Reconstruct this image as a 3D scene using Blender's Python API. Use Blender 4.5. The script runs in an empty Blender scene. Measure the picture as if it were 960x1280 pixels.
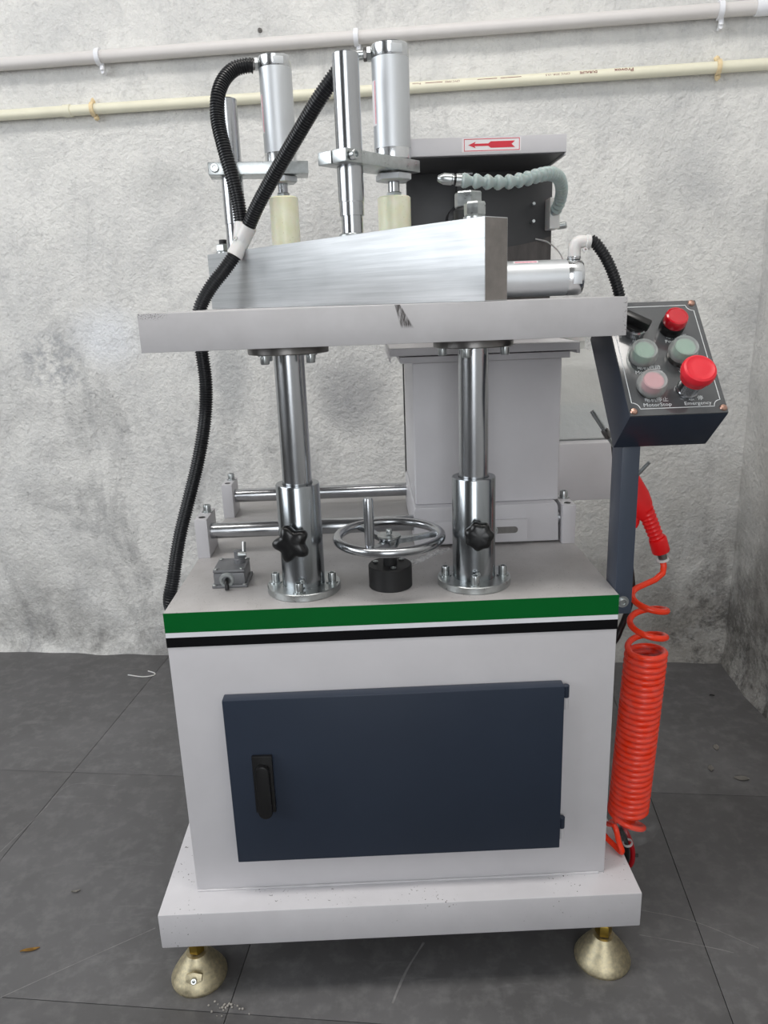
import bpy, bmesh, math, random
from mathutils import Vector, Matrix, noise
random.seed(7)
scene = bpy.context.scene
col = scene.collection
PI = math.pi

# ------------------------------------------------------------------ camera, world, lights, exposure
cam_d = bpy.data.cameras.new('camera')
cam_d.sensor_fit = 'VERTICAL'; cam_d.sensor_height = 36.0; cam_d.lens = 26.589
cam_d.clip_start = 0.01
cam = bpy.data.objects.new('camera', cam_d); col.objects.link(cam)
cam.matrix_world = Matrix(((0.999116, 0.0399426, -0.0131111, 0.0),
                           (-0.0234196, 0.2698342, -0.9626220, 0.0),
                           (-0.0349118, 0.9620780, 0.2705311, 1.0),
                           (0, 0, 0, 1)))
scene.camera = cam
world = bpy.data.worlds.new('world'); scene.world = world; world.use_nodes = True
wb = world.node_tree.nodes['Background']
wb.inputs['Color'].default_value = (0.75, 0.82, 0.9, 1); wb.inputs['Strength'].default_value = 0.5

def area(name, loc, target, sx, sy, power, color):
    d = bpy.data.lights.new(name, 'AREA'); d.shape = 'RECTANGLE'; d.size = sx; d.size_y = sy
    d.energy = power; d.color = color
    o = bpy.data.objects.new(name, d); col.objects.link(o); o.location = loc
    o.rotation_euler = (Vector(target) - Vector(loc)).to_track_quat('-Z', 'Y').to_euler()
    return o
area('daylight_side_window', (-3.55, 0.1, 1.9), (0.5, 0.4, 1.5), 3.2, 2.0, 84, (0.92, 0.96, 1.0))
area('daylight_open_gate', (0.2, -3.55, 1.75), (0.2, 1.0, 1.4), 2.6, 2.6, 84, (0.94, 0.97, 1.0))
area('ceiling_light_panel', (-0.4, 0.5, 3.25), (-0.4, 0.5, 0.0), 2.4, 0.5, 42, (1.0, 0.97, 0.93))

vs = scene.view_settings
vs.view_transform = 'Standard'; vs.look = 'None'; vs.gamma = 1.0; vs.use_curve_mapping = False
vs.exposure = 0.14

# ------------------------------------------------------------------ materials
def srgb(r, g, b):
    f = lambda c: (c / 12.92 if c <= 0.04045 else ((c + 0.055) / 1.055) ** 2.4)
    return (f(r / 255), f(g / 255), f(b / 255), 1.0)

class NT:
    def __init__(s, name):
        s.m = bpy.data.materials.new(name); s.m.use_nodes = True
        s.t = s.m.node_tree; s.n = s.t.nodes; s.l = s.t.links
        s.b = s.n['Principled BSDF']
        s._tc = None
    def new(s, typ, **kw):
        n = s.n.new(typ)
        for k, v in kw.items(): setattr(n, k, v)
        return n
    def link(s, a, b): s.l.new(a, b)
    def coord(s, scale=(1, 1, 1), loc=(0, 0, 0), rot=(0, 0, 0)):
        if s._tc is None:
            s._tc = s.new('ShaderNodeNewGeometry')      # world position: surfaces that never move
        mp = s.new('ShaderNodeMapping'); mp.inputs['Scale'].default_value = scale
        mp.inputs['Location'].default_value = loc; mp.inputs['Rotation'].default_value = rot
        s.link(s._tc.outputs['Position'], mp.inputs['Vector'])
        return mp.outputs[0]
    def noise(s, scale, detail=4, rough=0.6, vec=None, dist=0.0):
        n = s.new('ShaderNodeTexNoise'); n.inputs['Scale'].default_value = scale
        n.inputs['Detail'].default_value = detail; n.inputs['Roughness'].default_value = rough
        n.inputs['Distortion'].default_value = dist
        s.link(vec if vec is not None else s.coord(), n.inputs['Vector'])
        return n.outputs['Fac']
    def ramp(s, fac, stops):
        r = s.new('ShaderNodeValToRGB'); e = r.color_ramp.elements
        while len(e) < len(stops): e.new(0.5)
        for i, (p, c) in enumerate(stops):
            e[i].position = p; e[i].color = c if len(c) == 4 else (*c, 1)
        s.link(fac, r.inputs['Fac']); return r.outputs['Color']
    def mask(s, fac, a, b):
        r = s.new('ShaderNodeMapRange'); r.clamp = True
        r.inputs['From Min'].default_value = a; r.inputs['From Max'].default_value = b
        s.link(fac, r.inputs['Value']); return r.outputs[0]
    def math(s, op, a, b=None, c=None):
        n = s.new('ShaderNodeMath'); n.operation = op
        for i, v in enumerate((a, b, c)):
            if v is None: continue
            if isinstance(v, (int, float)): n.inputs[i].default_value = v
            else: s.link(v, n.inputs[i])
        return n.outputs[0]
    def mix(s, fac, a, b, blend='MIX'):
        n = s.new('ShaderNodeMix'); n.data_type = 'RGBA'; n.blend_type = blend
        for sock, v in ((n.inputs['Factor'], fac), (n.inputs[6], a), (n.inputs[7], b)):
            if isinstance(v, (int, float)): sock.default_value = v
            elif isinstance(v, tuple): sock.default_value = v
            else: s.link(v, sock)
        return n.outputs[2]
    def bump(s, h, strength=0.3, dist=0.002):
        b = s.new('ShaderNodeBump'); b.inputs['Strength'].default_value = strength
        b.inputs['Distance'].default_value = dist
        s.link(h, b.inputs['Height']); s.link(b.outputs[0], s.b.inputs['Normal'])
    def set(s, color=None, rough=None, metal=None, **kw):
        for k, v in (('Base Color', color), ('Roughness', rough), ('Metallic', metal), *kw.items()):
            if v is None: continue
            if isinstance(v, (int, float, tuple)): s.b.inputs[k].default_value = v
            else: s.link(v, s.b.inputs[k])

def simple(name, rgb, rough=0.5, metal=0.0, var=0.06, scale=30, bump=0.0, bscale=300, **kw):
    t = NT(name); c = srgb(*rgb)
    nz = t.noise(scale, 5)
    dark = tuple(x * (1 - var) for x in c[:3]) + (1,); lite = tuple(min(1, x * (1 + var)) for x in c[:3]) + (1,)
    t.set(t.ramp(nz, [(0.3, dark), (0.7, lite)]), rough, metal, **kw)
    if bump: t.bump(t.noise(bscale, 3), bump, 0.0006)
    return t.m

M = {}
M['paint'] = simple('paint_pale_grey', (203, 201, 204), 0.38, 0, 0.03, 12, 0.05, 500)
# worn top plate, greasy smears
t = NT('paint_top_plate'); nz = t.noise(9, 6, .65); sp = t.noise(420, 2, .5)
c = t.ramp(nz, [(0.3, srgb(166, 162, 160)), (0.7, srgb(190, 187, 186))])
t.set(t.mix(t.mask(sp, .68, .74), c, srgb(90, 84, 80)), t.ramp(nz, [(.3, (.28,)*3), (.7, (.45,)*3)]))
M['paint_top'] = t.m
# base: pale paint with dark specks
t = NT('paint_base_specks'); nz = t.noise(10, 5); sp = t.noise(260, 2, .4); wh = t.noise(11, 3, .5)
c = t.ramp(nz, [(0.3, srgb(198, 196, 199)), (0.7, srgb(208, 206, 209))])
spk = t.math('MULTIPLY', t.mask(sp, .69, .72), t.mask(wh, .5, .6))
t.set(t.mix(spk, c, srgb(70, 66, 64)), 0.4); M['paint_base'] = t.m
# table: satin grey, chipped corners, dark brush-like smear on the front edge
t = NT('paint_table'); nz = t.noise(14, 5)
c = t.ramp(nz, [(0.3, srgb(184, 182, 183)), (0.7, srgb(197, 195, 197))])
sep = t.new('ShaderNodeSeparateXYZ'); t.link(t.coord(), sep.inputs[0])
X, Zc = sep.outputs['X'], sep.outputs['Z']
cx = t.math('ADD', t.math('MULTIPLY', t.math('SUBTRACT', 0.9935, Zc), 0.42), 0.0365)
halfw = t.math('ADD', t.math('MULTIPLY', t.math('SUBTRACT', 0.9935, Zc), 0.16), 0.0035)
rel = t.math('DIVIDE', t.math('ABSOLUTE', t.math('SUBTRACT', X, cx)), halfw)
strk = t.noise(1, 3, .7, t.coord((900, 900, 60), (0, 0, 0), (0, 0.4, 0)))
sm = t.math('MULTIPLY', t.mask(rel, 1.05, 0.75), t.mask(Zc, 0.9660, 0.9705))
sm = t.math('MULTIPLY', t.math('MULTIPLY', sm, t.mask(sep.outputs['Y'], .9112, .9106)), t.mask(strk, .36, .52))
c = t.mix(sm, c, srgb(58, 52, 50))
chip = t.math('MULTIPLY', t.mask(t.noise(800, 3, .6), .53, .58), t.math('MULTIPLY', t.mask(X, -.225, -.245), t.mask(Zc, .985, .990)))
chip2 = t.math('MULTIPLY', t.mask(t.noise(420, 3, .6), .60, .64), t.mask(X, .300, .3045))
c = t.mix(t.math('MAXIMUM', chip, chip2), c, srgb(60, 57, 56))
t.set(c, 0.42); M['paint_table'] = t.m
M['paint_dark'] = simple('paint_slate_blue', (44, 52, 66), 0.32, 0, 0.05, 8, 0.10, 380, **{'Specular IOR Level': .35})
M['paint_post'] = simple('paint_slate_post', (66, 74, 88), 0.35, 0, 0.05, 8, 0.06, 400)
M['green'] = simple('stripe_green', (0, 96, 38), 0.4, 0, 0.05, 8, **{'Specular IOR Level': .15})
M['white'] = simple('stripe_white', (234, 235, 240), 0.4, 0, 0.02)
M['black_stripe'] = simple('stripe_black', (12, 12, 15), 0.4, 0, 0.05, **{'Specular IOR Level': .15})
def metal(name, rgb, rough, var=.08, scale=(40, 40, 40), rvar=.08):
    t = NT(name); c = srgb(*rgb); nz = t.noise(1, 4, .6, t.coord(scale))
    t.set(t.ramp(nz, [(.3, tuple(x * (1 - var) for x in c[:3])), (.7, tuple(min(1, x * (1 + var)) for x in c[:3]))]),
          t.ramp(nz, [(.25, (max(.03, rough - rvar),)*3), (.75, (rough + rvar,)*3)]), 1.0)
    return t.m
M['chrome'] = metal('polished_steel', (182, 184, 187), 0.23, .06, (60, 60, 6), .06)
M['sleeve'] = metal('plated_sleeve_steel', (158, 162, 165), 0.22, .12, (90, 90, 5), .06)
M['zinc'] = metal('zinc_plated_steel', (186, 190, 190), 0.32, .12, (90, 90, 90), .08)
M['steel_dark'] = metal('oiled_steel', (128, 126, 124), 0.35, .15, (60, 60, 60), .1)
M['alu'] = metal('anodised_aluminium', (208, 211, 214), 0.50, .04, (30, 30, 8), .05)
M['alu_bright'] = metal('turned_aluminium', (214, 216, 218), 0.22, .05, (50, 50, 50), .06)
M['gold'] = metal('yellow_passivated_steel', (214, 203, 172), 0.52, .22, (160, 160, 160), .08)
M['brass'] = metal('brass', (176, 148, 70), 0.35, .15, (60, 60, 60), .1)
M['copper'] = metal('copper_coloured_steel', (172, 138, 124), 0.3, .1)
# brushed aluminium fence: fine horizontal milling streaks
t = NT('brushed_aluminium'); st = t.noise(1, 4, .7, t.coord((4, 4, 170))); sc = t.noise(6, 4, .6)
t.set(t.ramp(st, [(.3, srgb(184, 187, 189)), (.7, srgb(212, 214, 216))]), t.ramp(sc, [(.3, (.40,)*3), (.7, (.58,)*3)]), 1.0)
t.b.inputs['Anisotropic'].default_value = 0.4; t.bump(st, .08, .0004); M['fence'] = t.m
# sawn / dirty steel of spindle back plate
t = NT('sooty_steel_plate'); nz = t.noise(1, 5, .7, t.coord((70, 70, 14))); n2 = t.noise(25, 4)
t.set(t.mix(n2, t.ramp(nz, [(.3, srgb(66, 62, 60)), (.7, srgb(104, 98, 95))]), srgb(74, 70, 69)), 0.5, 0.3); M['plate_dark'] = t.m
M['sawn'] = simple('sawn_stained_shaded_aluminium', (136, 131, 127), 0.6, 0.5, 0.15, 40, .15, 200)  # saw stains, plus the end face's shade mixed into the colour
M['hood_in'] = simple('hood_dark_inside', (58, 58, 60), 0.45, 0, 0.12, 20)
M['black'] = simple('black_plastic', (20, 20, 21), 0.28, 0, 0.08)
M['black_matt'] = simple('black_oxide', (36, 36, 37), 0.5, 0.2, 0.1)
M['hose'] = simple('black_corrugated_nylon', (27, 28, 31), 0.33, 0, 0.08)
M['red'] = simple('red_plastic', (232, 20, 24), 0.38, 0, 0.04)
M['estop'] = simple('emergency_red', (222, 34, 50), 0.42, 0, 0.03)
M['lens_red'] = simple('red_lens', (196, 12, 34), 0.15, 0, 0.05, **{'Coat Weight': 0.5})
M['orange'] = simple('orange_polyurethane', (255, 62, 24), 0.25, 0, 0.01)
M['orange'].node_tree.nodes['Principled BSDF'].inputs['Subsurface Radius'].default_value = (1, .25, .1)
t = NT('yellowed_nylon'); n1 = t.noise(240, 2, .5); n2 = t.noise(35, 3)
c = t.ramp(n2, [(.3, srgb(232, 232, 200)), (.7, srgb(240, 240, 218))])
t.set(t.mix(t.math('MULTIPLY', t.mask(n1, .68, .76), .4), c, srgb(190, 180, 130)), 0.35, 0, **{'Subsurface Weight': 0.3, 'Subsurface Scale': 0.01}); M['nylon'] = t.m
M['white_plastic'] = simple('white_plastic', (216, 214, 212), 0.35, 0, 0.04, **{'Subsurface Weight': 0.1, 'Subsurface Scale': 0.01})
M['loc'] = simple('grey_green_acetal', (158, 172, 170), 0.35, 0, 0.04, **{'Subsurface Weight': 0.15, 'Subsurface Scale': 0.01})
M['grey_plastic'] = simple('grey_cast_box', (118, 119, 122), 0.42, 0.2, 0.1, 60)
M['pvc_white'] = simple('white_pvc', (216, 212, 210), 0.45, 0, 0.03, 14)
M['pvc_cream'] = simple('cream_cpvc', (234, 230, 208), 0.42, 0, 0.04, 14)
M['tie'] = simple('old_plaster_tie', (228, 206, 164), 0.7, 0, 0.15, 90, .4, 200)
M['ink_red'] = simple('print_dark_red', (120, 48, 46), 0.6)
M['print_red'] = simple('print_red', (205, 22, 48), 0.4)
M['print_white'] = simple('print_white', (214, 218, 220), 0.5)
M['panel'] = simple('smoky_panel_plate', (78, 80, 82), 0.16, 0.0, 0.06, 20, **{'Coat Weight': 0.6, 'Coat Roughness': 0.08})
M['cap_green'] = simple('button_green', (112, 160, 134), 0.4, 0, 0.04)
M['cap_pink'] = simple('button_pink', (204, 116, 130), 0.4, 0, 0.04)
M['sticker'] = simple('paper_label', (232, 228, 230), 0.5, 0, 0.02)
M['sticker_pink'] = simple('label_print_pink', (226, 150, 166), 0.5, 0, 0.25, 400)
def thin(name, tint, fac, rough=.12):
    t = NT(name)
    tr = t.new('ShaderNodeBsdfTransparent'); tr.inputs['Color'].default_value = tint
    t.set(tuple(min(1, x) for x in tint), rough)
    wr = t.noise(70, 3, .6); t.bump(wr, .5, .003)
    mx = t.new('ShaderNodeMixShader')
    if isinstance(fac, tuple):
        f = t.ramp(wr, [(.35, (fac[0],)*3), (.7, (fac[1],)*3)]); t.link(f, mx.inputs[0])
    else: mx.inputs[0].default_value = fac
    out = t.n['Material Output']
    t.link(tr.outputs[0], mx.inputs[1]); t.link(t.b.outputs[0], mx.inputs[2]); t.link(mx.outputs[0], out.inputs['Surface'])
    return t.m
M['film'] = thin('clear_plastic_film', (1, 1, 1, 1), (.0, .065))
M['film_scrap'] = thin('crumpled_plastic_film', (.95, .95, .95, 1), (.08, .6))
M['ring_clear'] = thin('frosted_silicone', (.86, .89, .88, 1), .26, .3)
M['bottle'] = thin('translucent_white_plastic', (.90, .90, .88, 1), .55, .3)
M['liquid'] = thin('bluish_coolant', (.80, .88, .93, 1), .45, .2)
M['leaf'] = simple('dry_leaf', (170, 130, 60), 0.7, 0, 0.3, 120)
M['chip'] = simple('plaster_crumb', (160, 156, 150), 0.9, 0, 0.1)

# ------- plaster wall
def wall_mat(name, patch=True):
    t = NT(name)
    big = t.noise(1.1, 5, .6); mid = t.noise(4.0, 8, .68, dist=.4); fine = t.noise(38, 7, .7)
    base = t.ramp(mid, [(.30, srgb(206, 206, 205)), (.52, srgb(226, 225, 222)), (.75, srgb(236, 235, 231))])
    sep = t.new('ShaderNodeSeparateXYZ'); t.link(t.coord(), sep.inputs[0]); Z = sep.outputs['Z']; X = sep.outputs['X']; Y = sep.outputs['Y']
    low = t.mask(Z, 1.30, 0.10)                                     # damp stains are denser near the floor
    blot = t.math('MULTIPLY', t.mask(t.noise(3.1, 9, .72, t.coord((1.4, 1.4, .8), (3, 1, 7)), .5), .50, .66), t.math('ADD', t.math('MULTIPLY', low, .95), .13))
    c = t.mix(t.math('MULTIPLY', blot, .85), base, srgb(146, 146, 147))
    spk = t.math('MULTIPLY', t.mask(t.noise(46, 4, .75, t.coord((1, 1, 1), (9, 2, 4))), .60, .67), t.math('ADD', blot, .16))
    c = t.mix(t.math('MULTIPLY', spk, .8), c, srgb(104, 104, 104))
    # grime band and mould at the foot of the wall
    foot = t.math('MULTIPLY', t.mask(Z, .42, .02), t.mask(t.noise(5.5, 8, .75, t.coord((1, 1, 1), (5, 5, 1))), .42, .66))
    c = t.mix(t.math('MULTIPLY', foot, .85), c, srgb(104, 102, 100))
    # ochre-grey tone, stronger low down on the corner side
    ochre_tone = t.math('MULTIPLY', t.mask(X, .30, .80), t.mask(Z, .85, .35))
    ochre_tone = t.math('MULTIPLY', ochre_tone, t.mask(t.noise(2.6, 6, .6, t.coord((1, 1, 1), (2, 8, 3))), .22, .62))
    c = t.mix(t.math('MULTIPLY', ochre_tone, .95), c, srgb(134, 130, 123))
    mould = t.math('MULTIPLY', t.math('MULTIPLY', t.mask(X, .66, .88), t.mask(Z, .50, .08)), t.mask(t.noise(9, 8, .8, t.coord((1, 1, 1), (1, 3, 8))), .45, .58))
    c = t.mix(t.math('MULTIPLY', mould, .85), c, srgb(66, 64, 62))
    if patch:
        def disc(cx, cz, r, soft, sx=1.0):
            dx = t.math('MULTIPLY', t.math('SUBTRACT', X, cx), sx); dz = t.math('SUBTRACT', Z, cz)
            d = t.math('SQRT', t.math('ADD', t.math('MULTIPLY', dx, dx), t.math('MULTIPLY', dz, dz)))
            d = t.math('ADD', d, t.math('MULTIPLY', t.math('SUBTRACT', t.noise(14, 5, .6), .5), .035))
            return t.mask(d, r, r - soft)
        pn = t.noise(24, 5, .6)
        c = t.mix(t.math('MULTIPLY', disc(-.045, .755, .125, .075), t.math('ADD', .25, t.math('MULTIPLY', pn, .9))), c, srgb(162, 162, 164))
        c = t.mix(t.math('MULTIPLY', disc(-.70, .93, .10, .07, .8), .5), c, srgb(236, 240, 248))
        c = t.mix(t.math('MULTIPLY', disc(-.86, .87, .11, .05), t.math('MULTIPLY', t.mask(fine, .42, .6), .75)), c, srgb(160, 162, 166))
        c = t.mix(t.math('MULTIPLY', disc(-.50, 1.30, .07, .07, .6), .5), c, srgb(176, 177, 176))
        c = t.mix(t.math('MULTIPLY', disc(-.37, .82, .16, .10, 2.4), .6), c, srgb(164, 166, 168))
    mott = t.noise(21, 8, .78, t.coord((1, 1, .8), (6, 1, 2)))
    c = t.mix(t.math('MULTIPLY', t.mask(mott, .52, .66), .42), c, srgb(182, 182, 182))
    drip = t.math('MULTIPLY', t.mask(t.noise(1, 7, .72, t.coord((7, 7, 1.3), (1, 4, 2)), .8), .55, .70), t.mask(t.noise(2.3, 4, .6, t.coord((1, 1, 1), (7, 7, 7))), .42, .60))
    c = t.mix(t.math('MULTIPLY', drip, .6), c, srgb(158, 159, 160))
    t.set(c, .85)
    pit = t.noise(75, 6, .62); lump = t.noise(16, 6, .6, dist=.6)
    h = t.math('ADD', pit, t.math('MULTIPLY', lump, .55))
    t.bump(h, .8, .008)
    return t.m
M['wall'] = wall_mat('painted_rough_plaster')
# ------- concrete floor slabs
t = NT('grey_concrete_slab')
n1 = t.noise(2.2, 7, .62); n2 = t.noise(30, 6, .65); n3 = t.noise(1, 6, .7, t.coord((5, 30, 5), (0, 0, 0), (0, 0, .9)))
c = t.ramp(n1, [(.30, srgb(78, 77, 77)), (.55, srgb(94, 93, 94)), (.75, srgb(107, 106, 107))])
c = t.mix(t.math('MULTIPLY', t.mask(n2, .48, .72), .38), c, srgb(132, 131, 131))
c = t.mix(t.math('MULTIPLY', t.mask(n3, .60, .76), .40), c, srgb(140, 139, 139))
c = t.mix(t.math('MULTIPLY', t.mask(t.noise(4, 7, .7, t.coord((1, 1, 1), (4, 4, 0))), .56, .72), .5), c, srgb(70, 69, 68))
t.set(c, t.ramp(n1, [(.3, (.38,)*3), (.7, (.58,)*3)])); t.bump(n2, .10, .002); M['floor'] = t.m
M['joint'] = simple('dark_joint', (60, 59, 58), 0.9)
M['ceiling'] = simple('painted_ceiling', (122, 121, 119), 0.9)
M['scratch'] = simple('pale_scratch', (126, 125, 125), 0.8, 0, .2, 60)

# ------------------------------------------------------------------ mesh builder
ORG = {}
def smooth(me, ang=35):
    for p in me.polygons: p.use_smooth = True
    me.set_sharp_from_angle(angle=math.radians(ang))
def frame(axis):
    a = Vector(axis).normalized(); h = Vector((0, 0, 1)) if abs(a.z) < .9 else Vector((1, 0, 0))
    x = h.cross(a).normalized(); return x, a.cross(x), a
class B:
    def __init__(s): s.bm = bmesh.new(); s.mats = []
    def _merge(s, tmp):
        me = bpy.data.meshes.new('tmp'); tmp.to_mesh(me); tmp.free(); s.bm.from_mesh(me); bpy.data.meshes.remove(me)
    def box(s, lo, hi, bev=0.0, mat=None, seg=2):
        tmp = bmesh.new(); bmesh.ops.create_cube(tmp, size=1)
        lo, hi = Vector(lo), Vector(hi); c = (lo + hi) / 2; d = hi - lo
        for v in tmp.verts: v.co = Vector((v.co.x * d.x, v.co.y * d.y, v.co.z * d.z)) + c
        if bev: bmesh.ops.bevel(tmp, geom=tmp.edges[:], offset=bev, segments=seg, profile=.6, affect='EDGES')
        if mat is not None: tmp.transform(mat)
        s._merge(tmp); return s
    def prism(s, poly, z0, z1, bev=0.0, mat=None):
        tmp = bmesh.new()
        f = tmp.faces.new([tmp.verts.new((x, y, z0)) for x, y in poly])
        r = bmesh.ops.extrude_face_region(tmp, geom=[f])
        for v in r['geom']:
            if isinstance(v, bmesh.types.BMVert): v.co.z = z1
        bmesh.ops.recalc_face_normals(tmp, faces=tmp.faces[:])
        if bev: bmesh.ops.bevel(tmp, geom=tmp.edges[:], offset=bev, segments=2, profile=.6, affect='EDGES')
        if mat is not None: tmp.transform(mat)
        s._merge(tmp); return s
    def rings(s, rings, cap=True, closed=False):
        bm = s.bm; vr = [[bm.verts.new(p) for p in r] for r in rings]; n = len(vr[0])
        rng = range(len(vr)) if closed else range(len(vr) - 1)
        for i in rng:
            a, b = vr[i], vr[(i + 1) % len(vr)]
            for k in range(n): bm.faces.new((a[k], a[(k + 1) % n], b[(k + 1) % n], b[k]))
        if cap and not closed:
            bm.faces.new(list(reversed(vr[0]))); bm.faces.new(vr[-1])
        return s
    def lathe(s, prof, o, axis=(0, 0, 1), n=32, phase=0.0, cap=True):
        x, y, a = frame(axis); o = Vector(o)
        return s.rings([[o + a * h + x * (r * math.cos(2 * PI * k / n + phase)) + y * (r * math.sin(2 * PI * k / n + phase)) for k in range(n)] for r, h in prof], cap)
    def cyl(s, p0, p1, r, n=32, ch=0.0):
        p0, p1 = Vector(p0), Vector(p1); L = (p1 - p0).length
        prof = [(r - ch, 0), (r, ch), (r, L - ch), (r - ch, L)] if ch else [(r, 0), (r, L)]
        return s.lathe(prof, p0, p1 - p0, n)
    def pipe(s, o, axis, prof, n=32):      # closed profile ring (hollow)
        x, y, a = frame(axis); o = Vector(o)
        rr = [[o + a * h + x * (r * math.cos(2 * PI * k / n)) + y * (r * math.sin(2 * PI * k / n)) for k in range(n)] for r, h in prof]
        return s.rings(rr, False, True)
    def tube(s, pts, rad, n=12, cap=True, closed=False):
        pts = [Vector(p) for p in pts]; m = len(pts); rr = []
        tang = []
        for i in range(m):
            a = pts[(i - 1) % m] if closed else pts[max(i - 1, 0)]
            b = pts[(i + 1) % m] if closed else pts[min(i + 1, m - 1)]
            tang.append((b - a).normalized())
        x, y, _ = frame(tang[0])
        for i in range(m):
            tt = tang[i]; x = (x - tt * x.dot(tt)).normalized(); y = tt.cross(x)
            r = rad[i] if isinstance(rad, (list, tuple)) else rad
            rr.append([pts[i] + x * (r * math.cos(2 * PI * k / n)) + y * (r * math.sin(2 * PI * k / n)) for k in range(n)])
        return s.rings(rr, cap, closed)
    def build(s, name, mat, parent=None, ang=35, label=None, kind=None):
        bm = s.bm; bmesh.ops.recalc_face_normals(bm, faces=bm.faces[:])
        lo = Vector((min(v.co[i] for v in bm.verts) for i in range(3))); hi = Vector((max(v.co[i] for v in bm.verts) for i in range(3)))
        c = (lo + hi) / 2
        if parent is None: c.z = lo.z
        for v in bm.verts: v.co -= c
        me = bpy.data.meshes.new(name); bm.to_mesh(me); bm.free(); smooth(me, ang)
        me.materials.append(M[mat] if isinstance(mat, str) else mat)
        o = bpy.data.objects.new(name, me); col.objects.link(o)
        place(o, c, parent)
        if label: o['label'] = label
        if kind: o['kind'] = kind
        return o
def place(o, c, parent):
    ORG[o.name] = c.copy()
    if parent is not None:
        o.parent = parent; o.location = c - ORG[parent.name]
    else: o.location = c
def thing(name, loc, label, cat, group=None):
    o = bpy.data.objects.new(name, None); col.objects.link(o); o.empty_display_size = .05
    place(o, Vector(loc), None); tag(o, label, cat, group); return o
def tag(o, label, cat, group=None, kind=None):
    o['label'] = label; o['category'] = cat
    if group: o['group'] = group
    if kind: o['kind'] = kind
    return o
def spline(pts, step=.004):
    P = [Vector(p) for p in pts]; P = [P[0] * 2 - P[1]] + P + [P[-1] * 2 - P[-2]]
    out = []
    for i in range(1, len(P) - 2):
        a, b, c, d = P[i - 1:i + 3]
        for k in range(40):
            t = k / 40
            out.append(.5 * ((2 * b) + (c - a) * t + (2 * a - 5 * b + 4 * c - d) * t * t + (3 * b - a - 3 * c + d) * t ** 3))
    out.append(P[-2])
    res = [out[0]]; acc = 0
    for i in range(1, len(out)):
        seg = out[i] - out[i - 1]; L = seg.length; pos = 0
        while acc + (L - pos) >= step and L > 0:
            pos += step - acc; acc = 0; res.append(out[i - 1] + seg * (pos / L))
        acc += L - pos
    return res
def corrugated(pts, r, pitch=.0042):
    p = spline(pts, pitch / 4); rad = []
    for i in range(len(p)): rad.append((r, r, r * .84, r * .84)[i % 4])
    return B().tube(p, rad, 16)
def text(name, s, size, mat, parent, mx, align='CENTER', ext=.00012, bold=0.0, sx=1.0):
    cu = bpy.data.curves.new(name, 'FONT'); cu.body = s; cu.size = size; cu.align_x = align; cu.align_y = 'CENTER'
    cu.extrude = ext; cu.offset = bold; cu.resolution_u = 2
    to = bpy.data.objects.new('tmp_text', cu); col.objects.link(to)
    bpy.context.view_layer.update()
    me = bpy.data.meshes.new_from_object(to.evaluated_get(bpy.context.evaluated_depsgraph_get()))
    bpy.data.objects.remove(to); bpy.data.curves.remove(cu)
    me.transform(mx @ Matrix.Diagonal((sx, 1, 1, 1)))
    c = sum((v.co for v in me.vertices), Vector()) / max(1, len(me.vertices))
    me.transform(Matrix.Translation(-c)); me.name = name
    me.materials.clear(); me.materials.append(M[mat])
    o = bpy.data.objects.new(name, me); col.objects.link(o); place(o, c, parent); return o
def basis(o, x, y, z):
    x, y, z = Vector(x), Vector(y), Vector(z)
    return Matrix(((x.x, y.x, z.x, o[0]), (x.y, y.y, z.y, o[1]), (x.z, y.z, z.z, o[2]), (0, 0, 0, 1)))
def cap_screw(parent, base, axis=(0, 0, 1), r=.0065, h=.011, mat='zinc', name='cap_screw', washer=True):
    b = B(); x, y, a = frame(axis); base = Vector(base)
    if washer: b.lathe([(r * 1.5, 0), (r * 1.5, .0016)], base, axis, 20)
    # socket head with hexagonal recess
    o = base + a * .0015; n = 18
    prof = [(r * .98, 0), (r, h * .15), (r, h * .85), (r * .9, h), (r * .55, h), (r * .5, h * .55)]
    b.lathe(prof, o, axis, n)
    return b.build(name, mat, parent)
def hex_nut(parent, base, axis, r, h, mat='zinc', name='nut', hole=0, phase=0.0):
    b = B(); b.lathe([(r * .9, 0), (r, h * .14), (r, h * .86), (r * .9, h)], base, axis, 6, phase)
    return b.build(name, mat, parent, 25)

# ------------------------------------------------------------------ the setting
E1 = Vector((.99174, -.12830, 0)); E2 = Vector((.12830, .99174, 0)); W0 = Vector((-.636, 2.09, 0))
WN = -E2                                                            # the back wall faces the camera side
SC = 1.6                                                            # room corner along the back wall
def rough_wall(name, o, d, nrm, length, height, nx, nz, amp):
    bm = bmesh.new(); g = []
    for j in range(nz + 1):
        row = []
        for i in range(nx + 1):
            p = o + d * (length * i / nx) + Vector((0, 0, height * j / nz))
            a = noise.fractal(p * 2.2, 1.0, 2.0, 5) * amp + noise.noise(p * 11) * amp * .25
            f = max(0, 1 - p.z / .05) * .012 * (1 + noise.noise(p * 9))   # plaster bulges out where it meets the floor
            row.append(bm.verts.new(p + nrm * (a + f)))
        g.append(row)
    for j in range(nz):
        for i in range(nx): bm.faces.new((g[j][i], g[j][i + 1], g[j + 1][i + 1], g[j + 1][i]))
    bmesh.ops.recalc_face_normals(bm, faces=bm.faces[:])
    me = bpy.data.meshes.new(name); bm.to_mesh(me); bm.free()
    for p in me.polygons: p.use_smooth = True
    me.materials.append(M['wall']); ob = bpy.data.objects.new(name, me); col.objects.link(ob); ob['kind'] = 'structure'
    ORG[ob.name] = Vector(); return ob
wall_back = rough_wall('wall_back', W0 + E1 * (SC + .12), -E1, WN, 4.82, 3.3, 246, 160, .006)
corner = W0 + E1 * SC
wr_d = Vector((-.08, -.9968, 0)).normalized()
wall_right = rough_wall('wall_right', corner - wr_d * .12, wr_d, Vector((-.9968, .08, 0)), 5.7, 3.3, 200, 110, .006)
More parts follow.
